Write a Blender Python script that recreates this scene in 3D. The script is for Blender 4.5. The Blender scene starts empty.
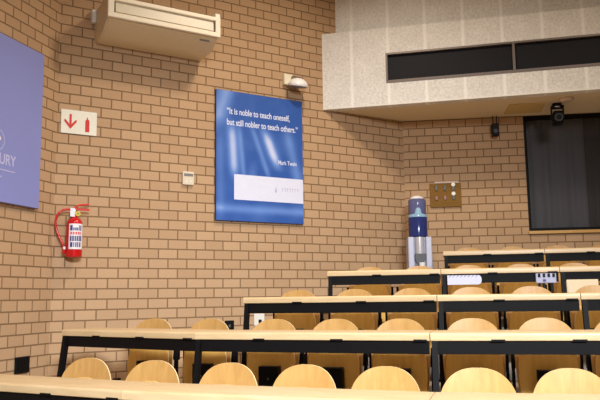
import bpy, bmesh, math, random
from mathutils import Matrix, Vector

random.seed(4)
D = bpy.data
SC = bpy.context.scene
COL = SC.collection

# ------------------------------------------------------------------ camera
PITCH, ROLL = 0.135505, -0.013717
cp, sp = math.cos(PITCH), math.sin(PITCH)
Fv = Vector((0, cp, sp)); Uv = Vector((0, -sp, cp)); Rv = Vector((1, 0, 0))
c_, s_ = math.cos(ROLL), math.sin(ROLL)
R2 = Rv * c_ + Uv * s_
U2 = Uv * c_ - Rv * s_
cam = D.cameras.new('camera')
cam.sensor_width = 36.0
cam.lens = 36.0 * 709.25 / 600.0
cam_o = D.objects.new('camera', cam)
COL.objects.link(cam_o)
cam_o.matrix_world = Matrix(((R2.x, U2.x, -Fv.x, 0), (R2.y, U2.y, -Fv.y, 0), (R2.z, U2.z, -Fv.z, 1.55), (0, 0, 0, 1)))
SC.camera = cam_o

# ------------------------------------------------------------------ light
w = D.worlds.new('world'); SC.world = w; w.use_nodes = True
bg = w.node_tree.nodes['Background']
bg.inputs['Color'].default_value = (1.0, 0.66, 0.36, 1)
bg.inputs['Strength'].default_value = 0.12
SC.view_settings.view_transform = 'Standard'
SC.view_settings.look = 'None'
SC.view_settings.gamma = 1
SC.view_settings.exposure = 0.0
SC.view_settings.use_curve_mapping = False

def area(name, loc, target, size, power, col, sy=None):
    l = D.lights.new(name, 'AREA'); l.energy = power; l.color = col
    l.shape = 'RECTANGLE'; l.size = size; l.size_y = sy or size
    o = D.objects.new(name, l); COL.objects.link(o); o.location = loc
    o.rotation_euler = (Vector(target) - Vector(loc)).to_track_quat('-Z', 'Y').to_euler()
    return o
WARM = (1.0, 0.84, 0.66)
WHITE = (0.90, 0.95, 1.0)
o = area('ceiling_light', (0.6, 5.8, 5.95), (0.6, 5.85, 0.0), 0.5, 98, WARM)
o.data.spread = math.radians(148)
o = area('ceiling_light', (3.4, 4.6, 5.95), (3.4, 5.0, 0.0), 0.7, 50, WARM)
o.data.spread = math.radians(140)
o = area('ceiling_light', (-0.8, 3.4, 5.95), (-0.8, 3.8, 0.0), 0.7, 36, WARM)
o.data.spread = math.radians(130)
o = area('front_light', (1.6, -2.6, 4.6), (0.2, 5.0, -0.2), 2.4, 225, WHITE, 0.8)
o.data.spread = math.radians(68)

# ------------------------------------------------------------------ materials
MATS = {}
def nodes(name):
    m = D.materials.new(name); m.use_nodes = True
    nt = m.node_tree
    return m, nt, nt.nodes['Principled BSDF']
def N(nt, t, **kw):
    n = nt.nodes.new(t)
    for k, v in kw.items():
        if k in n.inputs.keys(): n.inputs[k].default_value = v
        else: setattr(n, k, v)
    return n
def L(nt, a, b): nt.links.new(a, b)

def plain(name, col, rough=0.5, metal=0.0, noise=0.06, scale=40, spec=0.5):
    """a plain painted / plastic / metal surface with a slight mottling"""
    m, nt, b = nodes(name)
    tc = N(nt, 'ShaderNodeTexCoord')
    n = N(nt, 'ShaderNodeTexNoise', Scale=scale, Detail=3.0)
    L(nt, tc.outputs['Object'], n.inputs['Vector'])
    mx = N(nt, 'ShaderNodeMix', data_type='RGBA')
    mx.inputs[6].default_value = (*[c * (1 - noise) for c in col], 1)
    mx.inputs[7].default_value = (*[min(1, c * (1 + noise)) for c in col], 1)
    L(nt, n.outputs['Fac'], mx.inputs[0])
    L(nt, mx.outputs[2], b.inputs['Base Color'])
    b.inputs['Roughness'].default_value = rough
    b.inputs['Metallic'].default_value = metal
    b.inputs['Specular IOR Level'].default_value = spec
    MATS[name] = m
    return m

def brick(name, dx, dz):
    m, nt, b = nodes(name)
    tc = N(nt, 'ShaderNodeTexCoord')
    sx = N(nt, 'ShaderNodeSeparateXYZ'); L(nt, tc.outputs['Object'], sx.inputs[0])
    ax = N(nt, 'ShaderNodeMath', operation='ADD'); ax.inputs[1].default_value = dx; L(nt, sx.outputs['X'], ax.inputs[0])
    az = N(nt, 'ShaderNodeMath', operation='SUBTRACT'); az.inputs[1].default_value = dz; L(nt, sx.outputs['Z'], az.inputs[0])
    cb = N(nt, 'ShaderNodeCombineXYZ'); L(nt, ax.outputs[0], cb.inputs[0]); L(nt, az.outputs[0], cb.inputs[1])
    br = N(nt, 'ShaderNodeTexBrick')
    br.offset = 0.5; br.offset_frequency = 2; br.squash = 1.0
    br.inputs['Scale'].default_value = 1.0
    br.inputs['Brick Width'].default_value = 0.2063
    br.inputs['Row Height'].default_value = 0.1
    br.inputs['Mortar Size'].default_value = 0.0078
    br.inputs['Mortar Smooth'].default_value = 0.35
    br.inputs['Bias'].default_value = 0.0
    br.inputs['Color1'].default_value = (*BRICK1, 1)
    br.inputs['Color2'].default_value = (*BRICK2, 1)
    br.inputs['Mortar'].default_value = (*MORTAR, 1)
    L(nt, cb.outputs[0], br.inputs['Vector'])
    # fine grain of the brick face
    no = N(nt, 'ShaderNodeTexNoise', Scale=55.0, Detail=6.0, Roughness=0.7)
    L(nt, tc.outputs['Object'], no.inputs['Vector'])
    rp = N(nt, 'ShaderNodeMapRange'); rp.inputs['To Min'].default_value = 0.86; rp.inputs['To Max'].default_value = 1.14
    L(nt, no.outputs['Fac'], rp.inputs['Value'])
    mu = N(nt, 'ShaderNodeMix', data_type='RGBA', blend_type='MULTIPLY'); mu.inputs[0].default_value = 1.0
    L(nt, br.outputs['Color'], mu.inputs[6]); L(nt, rp.outputs[0], mu.inputs[7])
    L(nt, mu.outputs[2], b.inputs['Base Color'])
    iv = N(nt, 'ShaderNodeMath', operation='SUBTRACT'); iv.inputs[0].default_value = 1.0; L(nt, br.outputs['Fac'], iv.inputs[1])
    bp = N(nt, 'ShaderNodeBump'); bp.inputs['Strength'].default_value = 0.6; bp.inputs['Distance'].default_value = 0.006
    L(nt, iv.outputs[0], bp.inputs['Height']); L(nt, bp.outputs[0], b.inputs['Normal'])
    b.inputs['Roughness'].default_value = 0.9
    b.inputs['Specular IOR Level'].default_value = 0.15
    return m
BRICK1 = (0.485, 0.313, 0.183)
BRICK2 = (0.545, 0.36, 0.215)
MORTAR = (0.245, 0.15, 0.078)

def concrete(name, x0, step):
    """pebbled precast concrete with pale vertical joints every step metres"""
    m, nt, b = nodes(name)
    tc = N(nt, 'ShaderNodeTexCoord')
    sx = N(nt, 'ShaderNodeSeparateXYZ'); L(nt, tc.outputs['Object'], sx.inputs[0])
    n1 = N(nt, 'ShaderNodeTexNoise', Scale=34.0, Detail=5.0, Roughness=0.75); L(nt, tc.outputs['Object'], n1.inputs['Vector'])
    n2 = N(nt, 'ShaderNodeTexNoise', Scale=5.0, Detail=3.0); L(nt, tc.outputs['Object'], n2.inputs['Vector'])
    r1 = N(nt, 'ShaderNodeValToRGB')
    r1.color_ramp.elements[0].position = 0.33; r1.color_ramp.elements[0].color = (0.62, 0.605, 0.575, 1)
    r1.color_ramp.elements[1].position = 0.68; r1.color_ramp.elements[1].color = (0.93, 0.92, 0.90, 1)
    L(nt, n1.outputs['Fac'], r1.inputs[0])
    r2 = N(nt, 'ShaderNodeMapRange'); r2.inputs['To Min'].default_value = 0.85; r2.inputs['To Max'].default_value = 1.12
    L(nt, n2.outputs['Fac'], r2.inputs['Value'])
    mu = N(nt, 'ShaderNodeMix', data_type='RGBA', blend_type='MULTIPLY'); mu.inputs[0].default_value = 1.0
    L(nt, r1.outputs[0], mu.inputs[6]); L(nt, r2.outputs[0], mu.inputs[7])
    sub = N(nt, 'ShaderNodeMath', operation='SUBTRACT'); sub.inputs[1].default_value = x0 - step / 2; L(nt, sx.outputs['X'], sub.inputs[0])
    mo = N(nt, 'ShaderNodeMath', operation='FLOORED_MODULO'); mo.inputs[1].default_value = step; L(nt, sub.outputs[0], mo.inputs[0])
    ds = N(nt, 'ShaderNodeMath', operation='SUBTRACT'); ds.inputs[1].default_value = step / 2; L(nt, mo.outputs[0], ds.inputs[0])
    ab = N(nt, 'ShaderNodeMath', operation='ABSOLUTE'); L(nt, ds.outputs[0], ab.inputs[0])
    mr = N(nt, 'ShaderNodeMapRange'); mr.inputs['From Min'].default_value = 0.008; mr.inputs['From Max'].default_value = 0.026
    mr.inputs['To Min'].default_value = 0.85; mr.inputs['To Max'].default_value = 0.0
    L(nt, ab.outputs[0], mr.inputs['Value'])
    mj = N(nt, 'ShaderNodeMix', data_type='RGBA'); mj.inputs[7].default_value = (0.93, 0.92, 0.90, 1)
    L(nt, mr.outputs[0], mj.inputs[0]); L(nt, mu.outputs[2], mj.inputs[6])
    L(nt, mj.outputs[2], b.inputs['Base Color'])
    bp = N(nt, 'ShaderNodeBump'); bp.inputs['Strength'].default_value = 0.5; bp.inputs['Distance'].default_value = 0.006
    L(nt, n1.outputs['Fac'], bp.inputs['Height']); L(nt, bp.outputs[0], b.inputs['Normal'])
    b.inputs['Roughness'].default_value = 0.9
    b.inputs['Specular IOR Level'].default_value = 0.15
    MATS[name] = m
    return m

def wood(name, c1, c2, axis='X', scale=1.0, rough=0.4, rand=True):
    m, nt, b = nodes(name)
    tc = N(nt, 'ShaderNodeTexCoord')
    oi = N(nt, 'ShaderNodeObjectInfo')
    mp = N(nt, 'ShaderNodeMapping')
    mp.inputs['Scale'].default_value = {'X': (1.2, 9, 9), 'Z': (9, 9, 1.2)}[axis]
    ad = N(nt, 'ShaderNodeVectorMath', operation='ADD')
    sc = N(nt, 'ShaderNodeVectorMath', operation='SCALE'); sc.inputs[0].default_value = (7, 3, 5)
    L(nt, oi.outputs['Random'], sc.inputs['Scale'])
    L(nt, tc.outputs['Object'], ad.inputs[0]); L(nt, sc.outputs[0], ad.inputs[1])
    L(nt, ad.outputs[0], mp.inputs['Vector'])
    n = N(nt, 'ShaderNodeTexNoise', Scale=3.2 * scale, Detail=5.0, Roughness=0.6, Distortion=0.6)
    L(nt, mp.outputs[0], n.inputs['Vector'])
    r = N(nt, 'ShaderNodeValToRGB')
    r.color_ramp.elements[0].position = 0.3; r.color_ramp.elements[0].color = (*c1, 1)
    r.color_ramp.elements[1].position = 0.7; r.color_ramp.elements[1].color = (*c2, 1)
    L(nt, n.outputs['Fac'], r.inputs[0])
    L(nt, r.outputs[0], b.inputs['Base Color'])
    b.inputs['Roughness'].default_value = rough
    b.inputs['Specular IOR Level'].default_value = 0.35
    MATS[name] = m
    return m

M_MID = brick('brick_middle', -0.323 + 0.10315, 0.0518)
M_LEFT = brick('brick_left', 0.577, 0.0518)
M_BACK = brick('brick_back', -0.69, 0.069)
concrete('concrete_low', 0.36, 0.4375)
concrete('concrete_high', 0.203, 0.443)
wood('desk_wood', (0.57, 0.405, 0.215), (0.67, 0.50, 0.29), 'X', rough=0.32)
wood('chair_wood', (0.48, 0.262, 0.078), (0.585, 0.34, 0.115), 'Z', rough=0.42)
wood('seat_wood', (0.70, 0.38, 0.085), (0.80, 0.49, 0.13), 'Z', rough=0.45)
plain('chair_edge', (0.80, 0.62, 0.36), 0.5)
wood('sill_wood', (0.55, 0.30, 0.07), (0.66, 0.38, 0.11), 'X')
wood('board_wood', (0.20, 0.095, 0.010), (0.26, 0.13, 0.016), 'X', rough=0.7)
plain('black_steel', (0.005, 0.0045, 0.005), 0.55, spec=0.12)
plain('black_plastic', (0.005, 0.005, 0.006), 0.5, spec=0.15)
plain('carpet', (0.36, 0.31, 0.27), 0.95, noise=0.25, scale=120, spec=0.1)
plain('soffit_paint', (0.78, 0.66, 0.46), 0.85, spec=0.2)
plain('hatch_paint', (0.62, 0.46, 0.20), 0.8, spec=0.2)
plain('ceiling_paint', (0.62, 0.52, 0.40), 0.9, spec=0.2)
plain('frame_metal', (0.17, 0.14, 0.125), 0.4, 0.3)
plain('dark_glass', (0.012, 0.012, 0.016), 0.55, spec=0.15)
plain('ac_cream', (0.72, 0.58, 0.36), 0.45)
plain('ac_white', (0.86, 0.78, 0.62), 0.4)
plain('ac_dark', (0.05, 0.045, 0.04), 0.5)
plain('ac_louvre', (0.66, 0.59, 0.46), 0.45)
plain('sign_white', (0.86, 0.84, 0.72), 0.4)
plain('sign_red', (0.66, 0.035, 0.03), 0.4)
plain('ext_red', (0.56, 0.008, 0.010), 0.22)
plain('label_white', (0.82, 0.80, 0.84), 0.5)
plain('label_blue', (0.05, 0.05, 0.22), 0.5)
plain('label_red', (0.75, 0.10, 0.10), 0.5)
plain('gauge_yellow', (0.70, 0.50, 0.05), 0.4)
plain('gauge_green', (0.08, 0.30, 0.10), 0.4)
plain('plate_white', (0.80, 0.78, 0.72), 0.4)
plain('plate_beige', (0.74, 0.66, 0.52), 0.45)
plain('lcd_grey', (0.22, 0.22, 0.22), 0.3)
plain('lamp_white', (0.85, 0.83, 0.82), 0.3)
plain('lamp_bracket', (0.80, 0.74, 0.56), 0.4)
plain('banner_lilac', (0.255, 0.29, 0.66), 0.45, noise=0.03, scale=200)
plain('banner_edge', (0.20, 0.19, 0.40), 0.5)
plain('banner_print', (0.56, 0.56, 0.82), 0.5)
plain('strip_white', (0.76, 0.79, 1.0), 0.45)
plain('strip_grey', (0.50, 0.51, 0.72), 0.5)
plain('poster_text', (0.74, 0.78, 0.95), 0.5)
plain('poster_edge', (0.035, 0.04, 0.11), 0.5)
plain('cooler_shell', (0.46, 0.48, 0.62), 0.35)
plain('cooler_silver', (0.60, 0.60, 0.64), 0.3, 0.3)
plain('cooler_dark', (0.025, 0.022, 0.025), 0.4)
plain('cup_white', (0.86, 0.86, 0.84), 0.4)
plain('smoke_white', (0.62, 0.47, 0.36), 0.5)
plain('tray_white', (0.62, 0.63, 0.82), 0.45)
plain('socket_lilac', (0.44, 0.44, 0.60), 0.45)
plain('panel_cream', (0.84, 0.66, 0.42), 0.5)
plain('hook_grey', (0.10, 0.10, 0.10), 0.45)
plain('key_red', (0.30, 0.10, 0.10), 0.4)
plain('chrome', (0.55, 0.55, 0.55), 0.2, 0.9)
plain('void', (0.03, 0.03, 0.032), 0.9)

def curtain_mat():
    m, nt, b = nodes('curtain')
    tc = N(nt, 'ShaderNodeTexCoord')
    n = N(nt, 'ShaderNodeTexNoise', Scale=60.0, Detail=2.0); L(nt, tc.outputs['Object'], n.inputs['Vector'])
    mx = N(nt, 'ShaderNodeMix', data_type='RGBA')
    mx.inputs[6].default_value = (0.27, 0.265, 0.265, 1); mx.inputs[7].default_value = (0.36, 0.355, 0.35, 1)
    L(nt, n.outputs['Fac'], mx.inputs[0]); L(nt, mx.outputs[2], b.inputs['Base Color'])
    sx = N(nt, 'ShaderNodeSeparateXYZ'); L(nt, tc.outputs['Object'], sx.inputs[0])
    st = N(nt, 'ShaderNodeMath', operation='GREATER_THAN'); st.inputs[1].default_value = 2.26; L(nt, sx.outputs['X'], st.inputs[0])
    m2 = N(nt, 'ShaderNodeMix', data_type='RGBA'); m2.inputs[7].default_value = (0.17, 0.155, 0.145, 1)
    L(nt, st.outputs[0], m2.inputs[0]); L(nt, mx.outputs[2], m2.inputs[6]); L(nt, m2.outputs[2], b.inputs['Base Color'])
    b.inputs['Roughness'].default_value = 0.9
    MATS['curtain'] = m
curtain_mat()

def glass_mat(name, tint, gl=0.08):
    m = D.materials.new(name); m.use_nodes = True
    nt = m.node_tree; nt.nodes.clear()
    out = N(nt, 'ShaderNodeOutputMaterial')
    tr = N(nt, 'ShaderNodeBsdfTransparent'); tr.inputs[0].default_value = (*tint, 1)
    g = N(nt, 'ShaderNodeBsdfGlossy'); g.inputs['Roughness'].default_value = 0.04
    mx = N(nt, 'ShaderNodeMixShader')
    fr = N(nt, 'ShaderNodeFresnel'); fr.inputs['IOR'].default_value = 1.45
    L(nt, fr.outputs[0], mx.inputs[0]); L(nt, tr.outputs[0], mx.inputs[1]); L(nt, g.outputs[0], mx.inputs[2])
    L(nt, mx.outputs[0], out.inputs[0])
    MATS[name] = m
glass_mat('window_glass', (0.80, 0.80, 0.82))

def bottle_mat():
    m, nt, b = nodes('bottle_blue')
    b.inputs['Base Color'].default_value = (0.035, 0.05, 0.21, 1)
    b.inputs['Roughness'].default_value = 0.12
    b.inputs['Transmission Weight'].default_value = 0.25
    b.inputs['IOR'].default_value = 1.3
    MATS['bottle_blue'] = m
    m, nt, b = nodes('bottle_pale')
    b.inputs['Base Color'].default_value = (0.17, 0.18, 0.38, 1)
    b.inputs['Roughness'].default_value = 0.12
    b.inputs['Transmission Weight'].default_value = 0.3
    b.inputs['IOR'].default_value = 1.3
    MATS['bottle_pale'] = m
bottle_mat()
plain('bottle_water', (0.30, 0.50, 0.68), 0.15)

def poster_mat():
    """printed poster: deep blue with soft pale slanting streaks like blurred tubes"""
    m, nt, b = nodes('poster_print')
    tc = N(nt, 'ShaderNodeTexCoord')
    sx = N(nt, 'ShaderNodeSeparateXYZ'); L(nt, tc.outputs['Object'], sx.inputs[0])
    X, Z = sx.outputs['X'], sx.outputs['Z']
    def math_(op, a, b_=None, c=None):
        n = N(nt, 'ShaderNodeMath', operation=op)
        for i, v in enumerate((a, b_, c)):
            if v is None: continue
            if isinstance(v, (int, float)): n.inputs[i].default_value = v
            else: L(nt, v, n.inputs[i])
        return n.outputs[0]
    def streak(x0, z0, slope, wid, zlo, zhi, amp):
        # soft band centred on the line x = x0 + slope*(z - z0)
        d = math_('SUBTRACT', X, math_('ADD', math_('MULTIPLY', math_('SUBTRACT', Z, z0), slope), x0))
        q = math_('DIVIDE', d, wid)
        g = math_('POWER', 2.718, math_('MULTIPLY', math_('MULTIPLY', q, q), -1.0))
        def ss(lo, hi):
            r = N(nt, 'ShaderNodeMapRange', interpolation_type='SMOOTHSTEP')
            r.inputs['From Min'].default_value = lo; r.inputs['From Max'].default_value = hi
            L(nt, Z, r.inputs['Value']); return r.outputs[0]
        mask = math_('MULTIPLY', ss(zlo - 0.12, zlo + 0.12), math_('SUBTRACT', 1.0, ss(zhi - 0.12, zhi + 0.12)))
        return math_('MULTIPLY', math_('MULTIPLY', g, mask), amp)
    parts = [streak(0.20, 0.85, -0.06, 0.055, 0.52, 1.05, 0.62),
             streak(0.30, 0.85, -0.10, 0.030, 0.45, 1.05, 0.30),
             streak(0.64, 0.93, -0.42, 0.060, 0.66, 1.02, 0.78),
             streak(0.52, 0.85, -0.38, 0.035, 0.50, 1.05, 0.30),
             streak(0.98, 0.70, -0.25, 0.060, 0.40, 1.05, 0.28),
             streak(0.42, 0.40, 0.15, 0.060, 0.30, 0.62, 0.22),
             streak(0.06, 1.25, 0.35, 0.10, 1.05, 1.60, 0.42),
             streak(0.05, 0.60, 0.00, 0.05, 0.05, 0.95, 0.16)]
    tot = parts[0]
    for q in parts[1:]: tot = math_('ADD', tot, q)
    # pale horizontal band near the foot and along the head
    def hband(z0, wz, amp):
        q = math_('DIVIDE', math_('SUBTRACT', Z, z0), wz)
        return math_('MULTIPLY', math_('POWER', 2.718, math_('MULTIPLY', math_('MULTIPLY', q, q), -1.0)), amp)
    tot = math_('ADD', tot, hband(0.135, 0.045, 0.30))
    no = N(nt, 'ShaderNodeTexNoise', Scale=3.0, Detail=2.0); L(nt, tc.outputs['Object'], no.inputs['Vector'])
    tot = math_('ADD', tot, math_('MULTIPLY', math_('SUBTRACT', no.outputs['Fac'], 0.5), 0.30))
    r = N(nt, 'ShaderNodeValToRGB')
    e = r.color_ramp.elements
    e[0].position = 0.0; e[0].color = (0.035, 0.11, 0.42, 1)
    e[1].position = 0.9; e[1].color = (0.70, 0.76, 1.0, 1)
    x = e.new(0.35); x.color = (0.14, 0.28, 0.70, 1)
    L(nt, tot, r.inputs[0])
    L(nt, r.outputs[0], b.inputs['Base Color'])
    b.inputs['Roughness'].default_value = 0.35
    MATS['poster_print'] = m
poster_mat()

# ------------------------------------------------------------------ mesh helpers
def link(name, bm, mat, parent=None, smooth=False, mats=None):
    me = D.meshes.new(name)
    bmesh.ops.recalc_face_normals(bm, faces=bm.faces)
    bm.to_mesh(me); bm.free()
    for mm in (mats or [mat]):
        me.materials.append(MATS[mm] if isinstance(mm, str) else mm)
    if smooth:
        for p in me.polygons: p.use_smooth = True
        try: me.set_sharp_from_angle(angle=math.radians(smooth if smooth is not True else 40))
        except Exception: pass
    o = D.objects.new(name, me); COL.objects.link(o)
    if parent: o.parent = parent
    return o
def tag(o, label=None, cat=None, group=None, kind=None):
    if label: o['label'] = label
    if cat: o['category'] = cat
    if group: o['group'] = group
    if kind: o['kind'] = kind
    return o
def thing(name, label, cat, loc=(0, 0, 0), rz=0, group=None):
    o = D.objects.new(name, None); o.empty_display_size = 0.1; COL.objects.link(o)
    o.location = loc; o.rotation_euler = (0, 0, rz)
    return tag(o, label, cat, group)
def box(bm, x0, x1, y0, y1, z0, z1, bev=0, seg=2):
    vs = [bm.verts.new((x, y, z)) for x in (x0, x1) for y in (y0, y1) for z in (z0, z1)]
    F = [(0, 1, 3, 2), (4, 6, 7, 5), (0, 4, 5, 1), (2, 3, 7, 6), (0, 2, 6, 4), (1, 5, 7, 3)]
    fs = [bm.faces.new([vs[i] for i in f]) for f in F]
    if bev:
        es = list({e for f in fs for e in f.edges})
        bmesh.ops.bevel(bm, geom=es, offset=bev, segments=seg, affect='EDGES', profile=0.5)
def B_(*a, **k):
    bm = bmesh.new(); box(bm, *a, **k); return bm
def prism(bm, pts, z0, z1):
    """extrude a plan polygon"""
    lo = [bm.verts.new((x, y, z0)) for x, y in pts]; hi = [bm.verts.new((x, y, z1)) for x, y in pts]
    n = len(pts)
    bm.faces.new(lo[::-1]); bm.faces.new(hi)
    for i in range(n):
        j = (i + 1) % n
        bm.faces.new((lo[i], lo[j], hi[j], hi[i]))
def profile_x(bm, prof, x0, x1):
    """extrude a (y,z) profile along x"""
    a = [bm.verts.new((x0, y, z)) for y, z in prof]; b = [bm.verts.new((x1, y, z)) for y, z in prof]
    n = len(prof)
    bm.faces.new(a); bm.faces.new(b[::-1])
    for i in range(n):
        j = (i + 1) % n
        bm.faces.new((a[i], b[i], b[j], a[j]))
def lathe(bm, prof, c=(0, 0, 0), n=28, axis='Z'):
    """revolve (r, h) pairs"""
    rings = []
    for r, h in prof:
        ring = []
        for k in range(n):
            a = 2 * math.pi * k / n
            u, v = r * math.cos(a), r * math.sin(a)
            p = {'Z': (u, v, h), 'Y': (u, h, v), 'X': (h, u, v)}[axis]
            ring.append(bm.verts.new((c[0] + p[0], c[1] + p[1], c[2] + p[2])))
        rings.append(ring)
    for a, b in zip(rings, rings[1:]):
        for k in range(n):
            bm.faces.new((a[k], a[(k + 1) % n], b[(k + 1) % n], b[k]))
    bm.faces.new(rings[0][::-1]); bm.faces.new(rings[-1])
def tube(bm, pts, r, n=10):
    pts = [Vector(p) for p in pts]
    rings = []
    up = Vector((0.13, 0.31, 0.94))
    for i, p in enumerate(pts):
        d = (pts[min(i + 1, len(pts) - 1)] - pts[max(i - 1, 0)]).normalized()
        a = d.cross(up).normalized(); b = d.cross(a)
        rings.append([bm.verts.new(p + (a * math.cos(2 * math.pi * k / n) + b * math.sin(2 * math.pi * k / n)) * r) for k in range(n)])
    for a, b in zip(rings, rings[1:]):
        for k in range(n):
            bm.faces.new((a[k], a[(k + 1) % n], b[(k + 1) % n], b[k]))
    bm.faces.new(rings[0][::-1]); bm.faces.new(rings[-1])
def spline(pts, n=8):
    pts = [Vector(p) for p in pts]; out = []
    q = [pts[0]] + pts + [pts[-1]]
    for i in range(1, len(q) - 2):
        for k in range(n):
            t = k / n
            a, b, c, d = q[i - 1], q[i], q[i + 1], q[i + 2]
            out.append(0.5 * ((2 * b) + (c - a) * t + (2 * a - 5 * b + 4 * c - d) * t * t + (3 * b - a - 3 * c + d) * t ** 3))
    out.append(pts[-1])
    return out
def flat(bm, pts, y, th=0.002):
    """a flat plate in the xz plane, facing -y"""
    a = [bm.verts.new((x, y - th, z)) for x, z in pts]; b = [bm.verts.new((x, y, z)) for x, z in pts]
    n = len(pts)
    bm.faces.new(a); bm.faces.new(b[::-1])
    for i in range(n):
        j = (i + 1) % n
        bm.faces.new((a[i], b[i], b[j], a[j]))
def text(name, body, size, x, y, z, mat, parent, align='LEFT', bold=0.0, width=None, sx=1.0):
    cu = D.curves.new(name, 'FONT'); cu.body = body; cu.size = size; cu.align_x = align
    cu.extrude = 0.0008; cu.offset = bold
    to = D.objects.new(name, cu); COL.objects.link(to)
    dg = bpy.context.evaluated_depsgraph_get(); dg.update()
    me = D.meshes.new_from_object(to.evaluated_get(dg))
    D.objects.remove(to); 
    xs = [v.co.x for v in me.vertices]
    k = sx if width is None else width / (max(xs) - min(xs))
    me.transform(Matrix.Translation((x, y, z)) @ Matrix.Rotation(math.pi / 2, 4, 'X') @ Matrix.Diagonal((k, 1, 1, 1)))
    me.materials.clear(); me.materials.append(MATS[mat])
    me.name = name
    o = D.objects.new(name, me); COL.objects.link(o); o.parent = parent
    return o
def rad(a): return math.radians(a)

# ------------------------------------------------------------------ setting
A = Vector((-2.342, 6.689)); B = Vector((1.3366, 8.9335))
AZM, AZL, AZB, AZK = 31.3886, 73.8924, -7.5953, -13.3618
TOP = 6.2
def uv(az): return Vector((math.cos(rad(az)), math.sin(rad(az))))
TM, TL, TB, TK = uv(AZM), uv(AZL), uv(AZB), uv(AZK)
LM = (B - A).length
def wall(name, az, origin, boxes, mat):
    bm = bmesh.new()
    for b in boxes: box(bm, *b)
    o = link(name, bm, mat)
    o.location = (origin.x, origin.y, 0); o.rotation_euler = (0, 0, rad(az))
    return tag(o, kind='structure')
wall('wall_middle', AZM, A, [(0, LM, 0, 0.22, 0, TOP)], M_MID)
wall('wall_left', AZL, A, [(-9.5, 0, 0, 0.22, 0, TOP)], M_LEFT)
WX0, WX1, WZ0, WZ1 = 1.502, 3.9, 2.315, 3.768
wall('wall_back', AZB, B, [(0, WX0, 0, 0.22, 0, TOP), (WX1, 6.0, 0, 0.22, 0, TOP), (WX0, WX1, 0, 0.22, 0, WZ0), (WX0, WX1, 0, 0.22, WZ1, TOP)], M_BACK)

# window in the back wall: dark frame, tinted pane, grey curtains behind, timber sill
wf = bmesh.new()
fw = 0.034
box(wf, WX0, WX0 + fw, 0.0, 0.12, WZ0, WZ1); box(wf, WX1 - fw, WX1, 0.0, 0.12, WZ0, WZ1)
box(wf, WX0 + fw, WX1 - fw, 0.0, 0.12, WZ0, WZ0 + fw); box(wf, WX0 + fw, WX1 - fw, 0.0, 0.12, WZ1 - fw, WZ1)
WL = Matrix.Translation((B.x, B.y, 0)) @ Matrix.Rotation(rad(AZB), 4, 'Z')
def struct_at(name, bm, mat, origin, az, parent=None, **k):
    o = link(name, bm, mat, parent, **k)
    if not parent:
        o.location = (origin.x, origin.y, 0); o.rotation_euler = (0, 0, rad(az))
        tag(o, kind='structure')
    return o
win = struct_at('window_1', wf, 'black_steel', B, AZB)
link('pane', B_(WX0 + fw, WX1 - fw, 0.05, 0.058, WZ0 + fw, WZ1 - fw), 'window_glass', win)
cb = bmesh.new()
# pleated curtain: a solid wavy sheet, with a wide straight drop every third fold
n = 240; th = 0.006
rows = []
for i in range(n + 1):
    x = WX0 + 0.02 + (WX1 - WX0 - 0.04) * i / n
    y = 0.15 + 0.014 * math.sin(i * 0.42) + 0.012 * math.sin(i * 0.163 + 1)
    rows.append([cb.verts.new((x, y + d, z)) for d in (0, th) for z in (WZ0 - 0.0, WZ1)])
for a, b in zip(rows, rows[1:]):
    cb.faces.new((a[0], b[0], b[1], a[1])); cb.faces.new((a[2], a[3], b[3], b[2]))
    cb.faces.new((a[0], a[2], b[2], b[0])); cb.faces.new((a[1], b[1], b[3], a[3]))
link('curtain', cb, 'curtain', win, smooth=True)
link('backing', B_(WX0, WX1, 0.205, 0.22, WZ0, WZ1), 'void', win)
sill = struct_at('trim_1', B_(WX0 - 0.01, WX1 + 0.02, -0.03, 0.0, WZ0 - 0.04, WZ0 - 0.002, bev=0.004), 'sill_wood', B, AZB)

# concrete bulkhead (projection-room front) over the back wall
K0 = Vector((0.291, 8.295))
KZ0, KZ1 = 3.768, 4.715
SX0, SX1, SXD, SZ0, SZ1 = 0.768, 4.2, 2.225, 4.037, 4.402
NK = Vector((-TK.y, TK.x))
def isect(p, t, q, u):
    # p + a t = q + b u
    det = t.x * (-u.y) + u.x * t.y
    a = ((q.x - p.x) * (-u.y) + u.x * (q.y - p.y)) / det
    return p + t * a
kL = isect(K0, TK, A, TM)                 # front line meets the middle wall
KEND = 5.2
def tolocal(P):
    d = P - K0
    return (d.dot(TK), d.dot(NK))
# the plan in local coordinates: front strip 0.25 deep, then the soffit slab behind it
bm = bmesh.new()
def strip(bm, xa, xb, z0, z1, d=0.12):
    box(bm, xa, xb, 0, d, z0, z1)
x_l = tolocal(kL)[0] + 0.0
dx_dy = (tolocal(kL + TM)[0] - x_l) / tolocal(kL + TM)[1]      # slope of middle wall in local plan
def trapz(bm, z0, z1, xb, d=0.12):
    prism(bm, [(x_l + 0.002, 0), (xb, 0), (xb, d), (x_l + 0.002 + dx_dy * d, d)], z0, z1)
trapz(bm, KZ0, SZ0, KEND); trapz(bm, SZ1, KZ1, KEND)
trapz(bm, SZ0, SZ1, SX0); strip(bm, SX1, KEND, SZ0, SZ1)
bk = struct_at('wall_bulkhead', bm, 'concrete_low', K0, AZK)
bm = bmesh.new()
box(bm, x_l + 0.02, KEND, -0.003, 0.0, KZ0 + 0.001, KZ0 + 0.018); box(bm, x_l + 0.003, x_l + 0.02, -0.003, 0.0, KZ0 + 0.001, KZ1 - 0.001)
link('edge_strip', bm, 'plate_white', bk)
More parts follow.
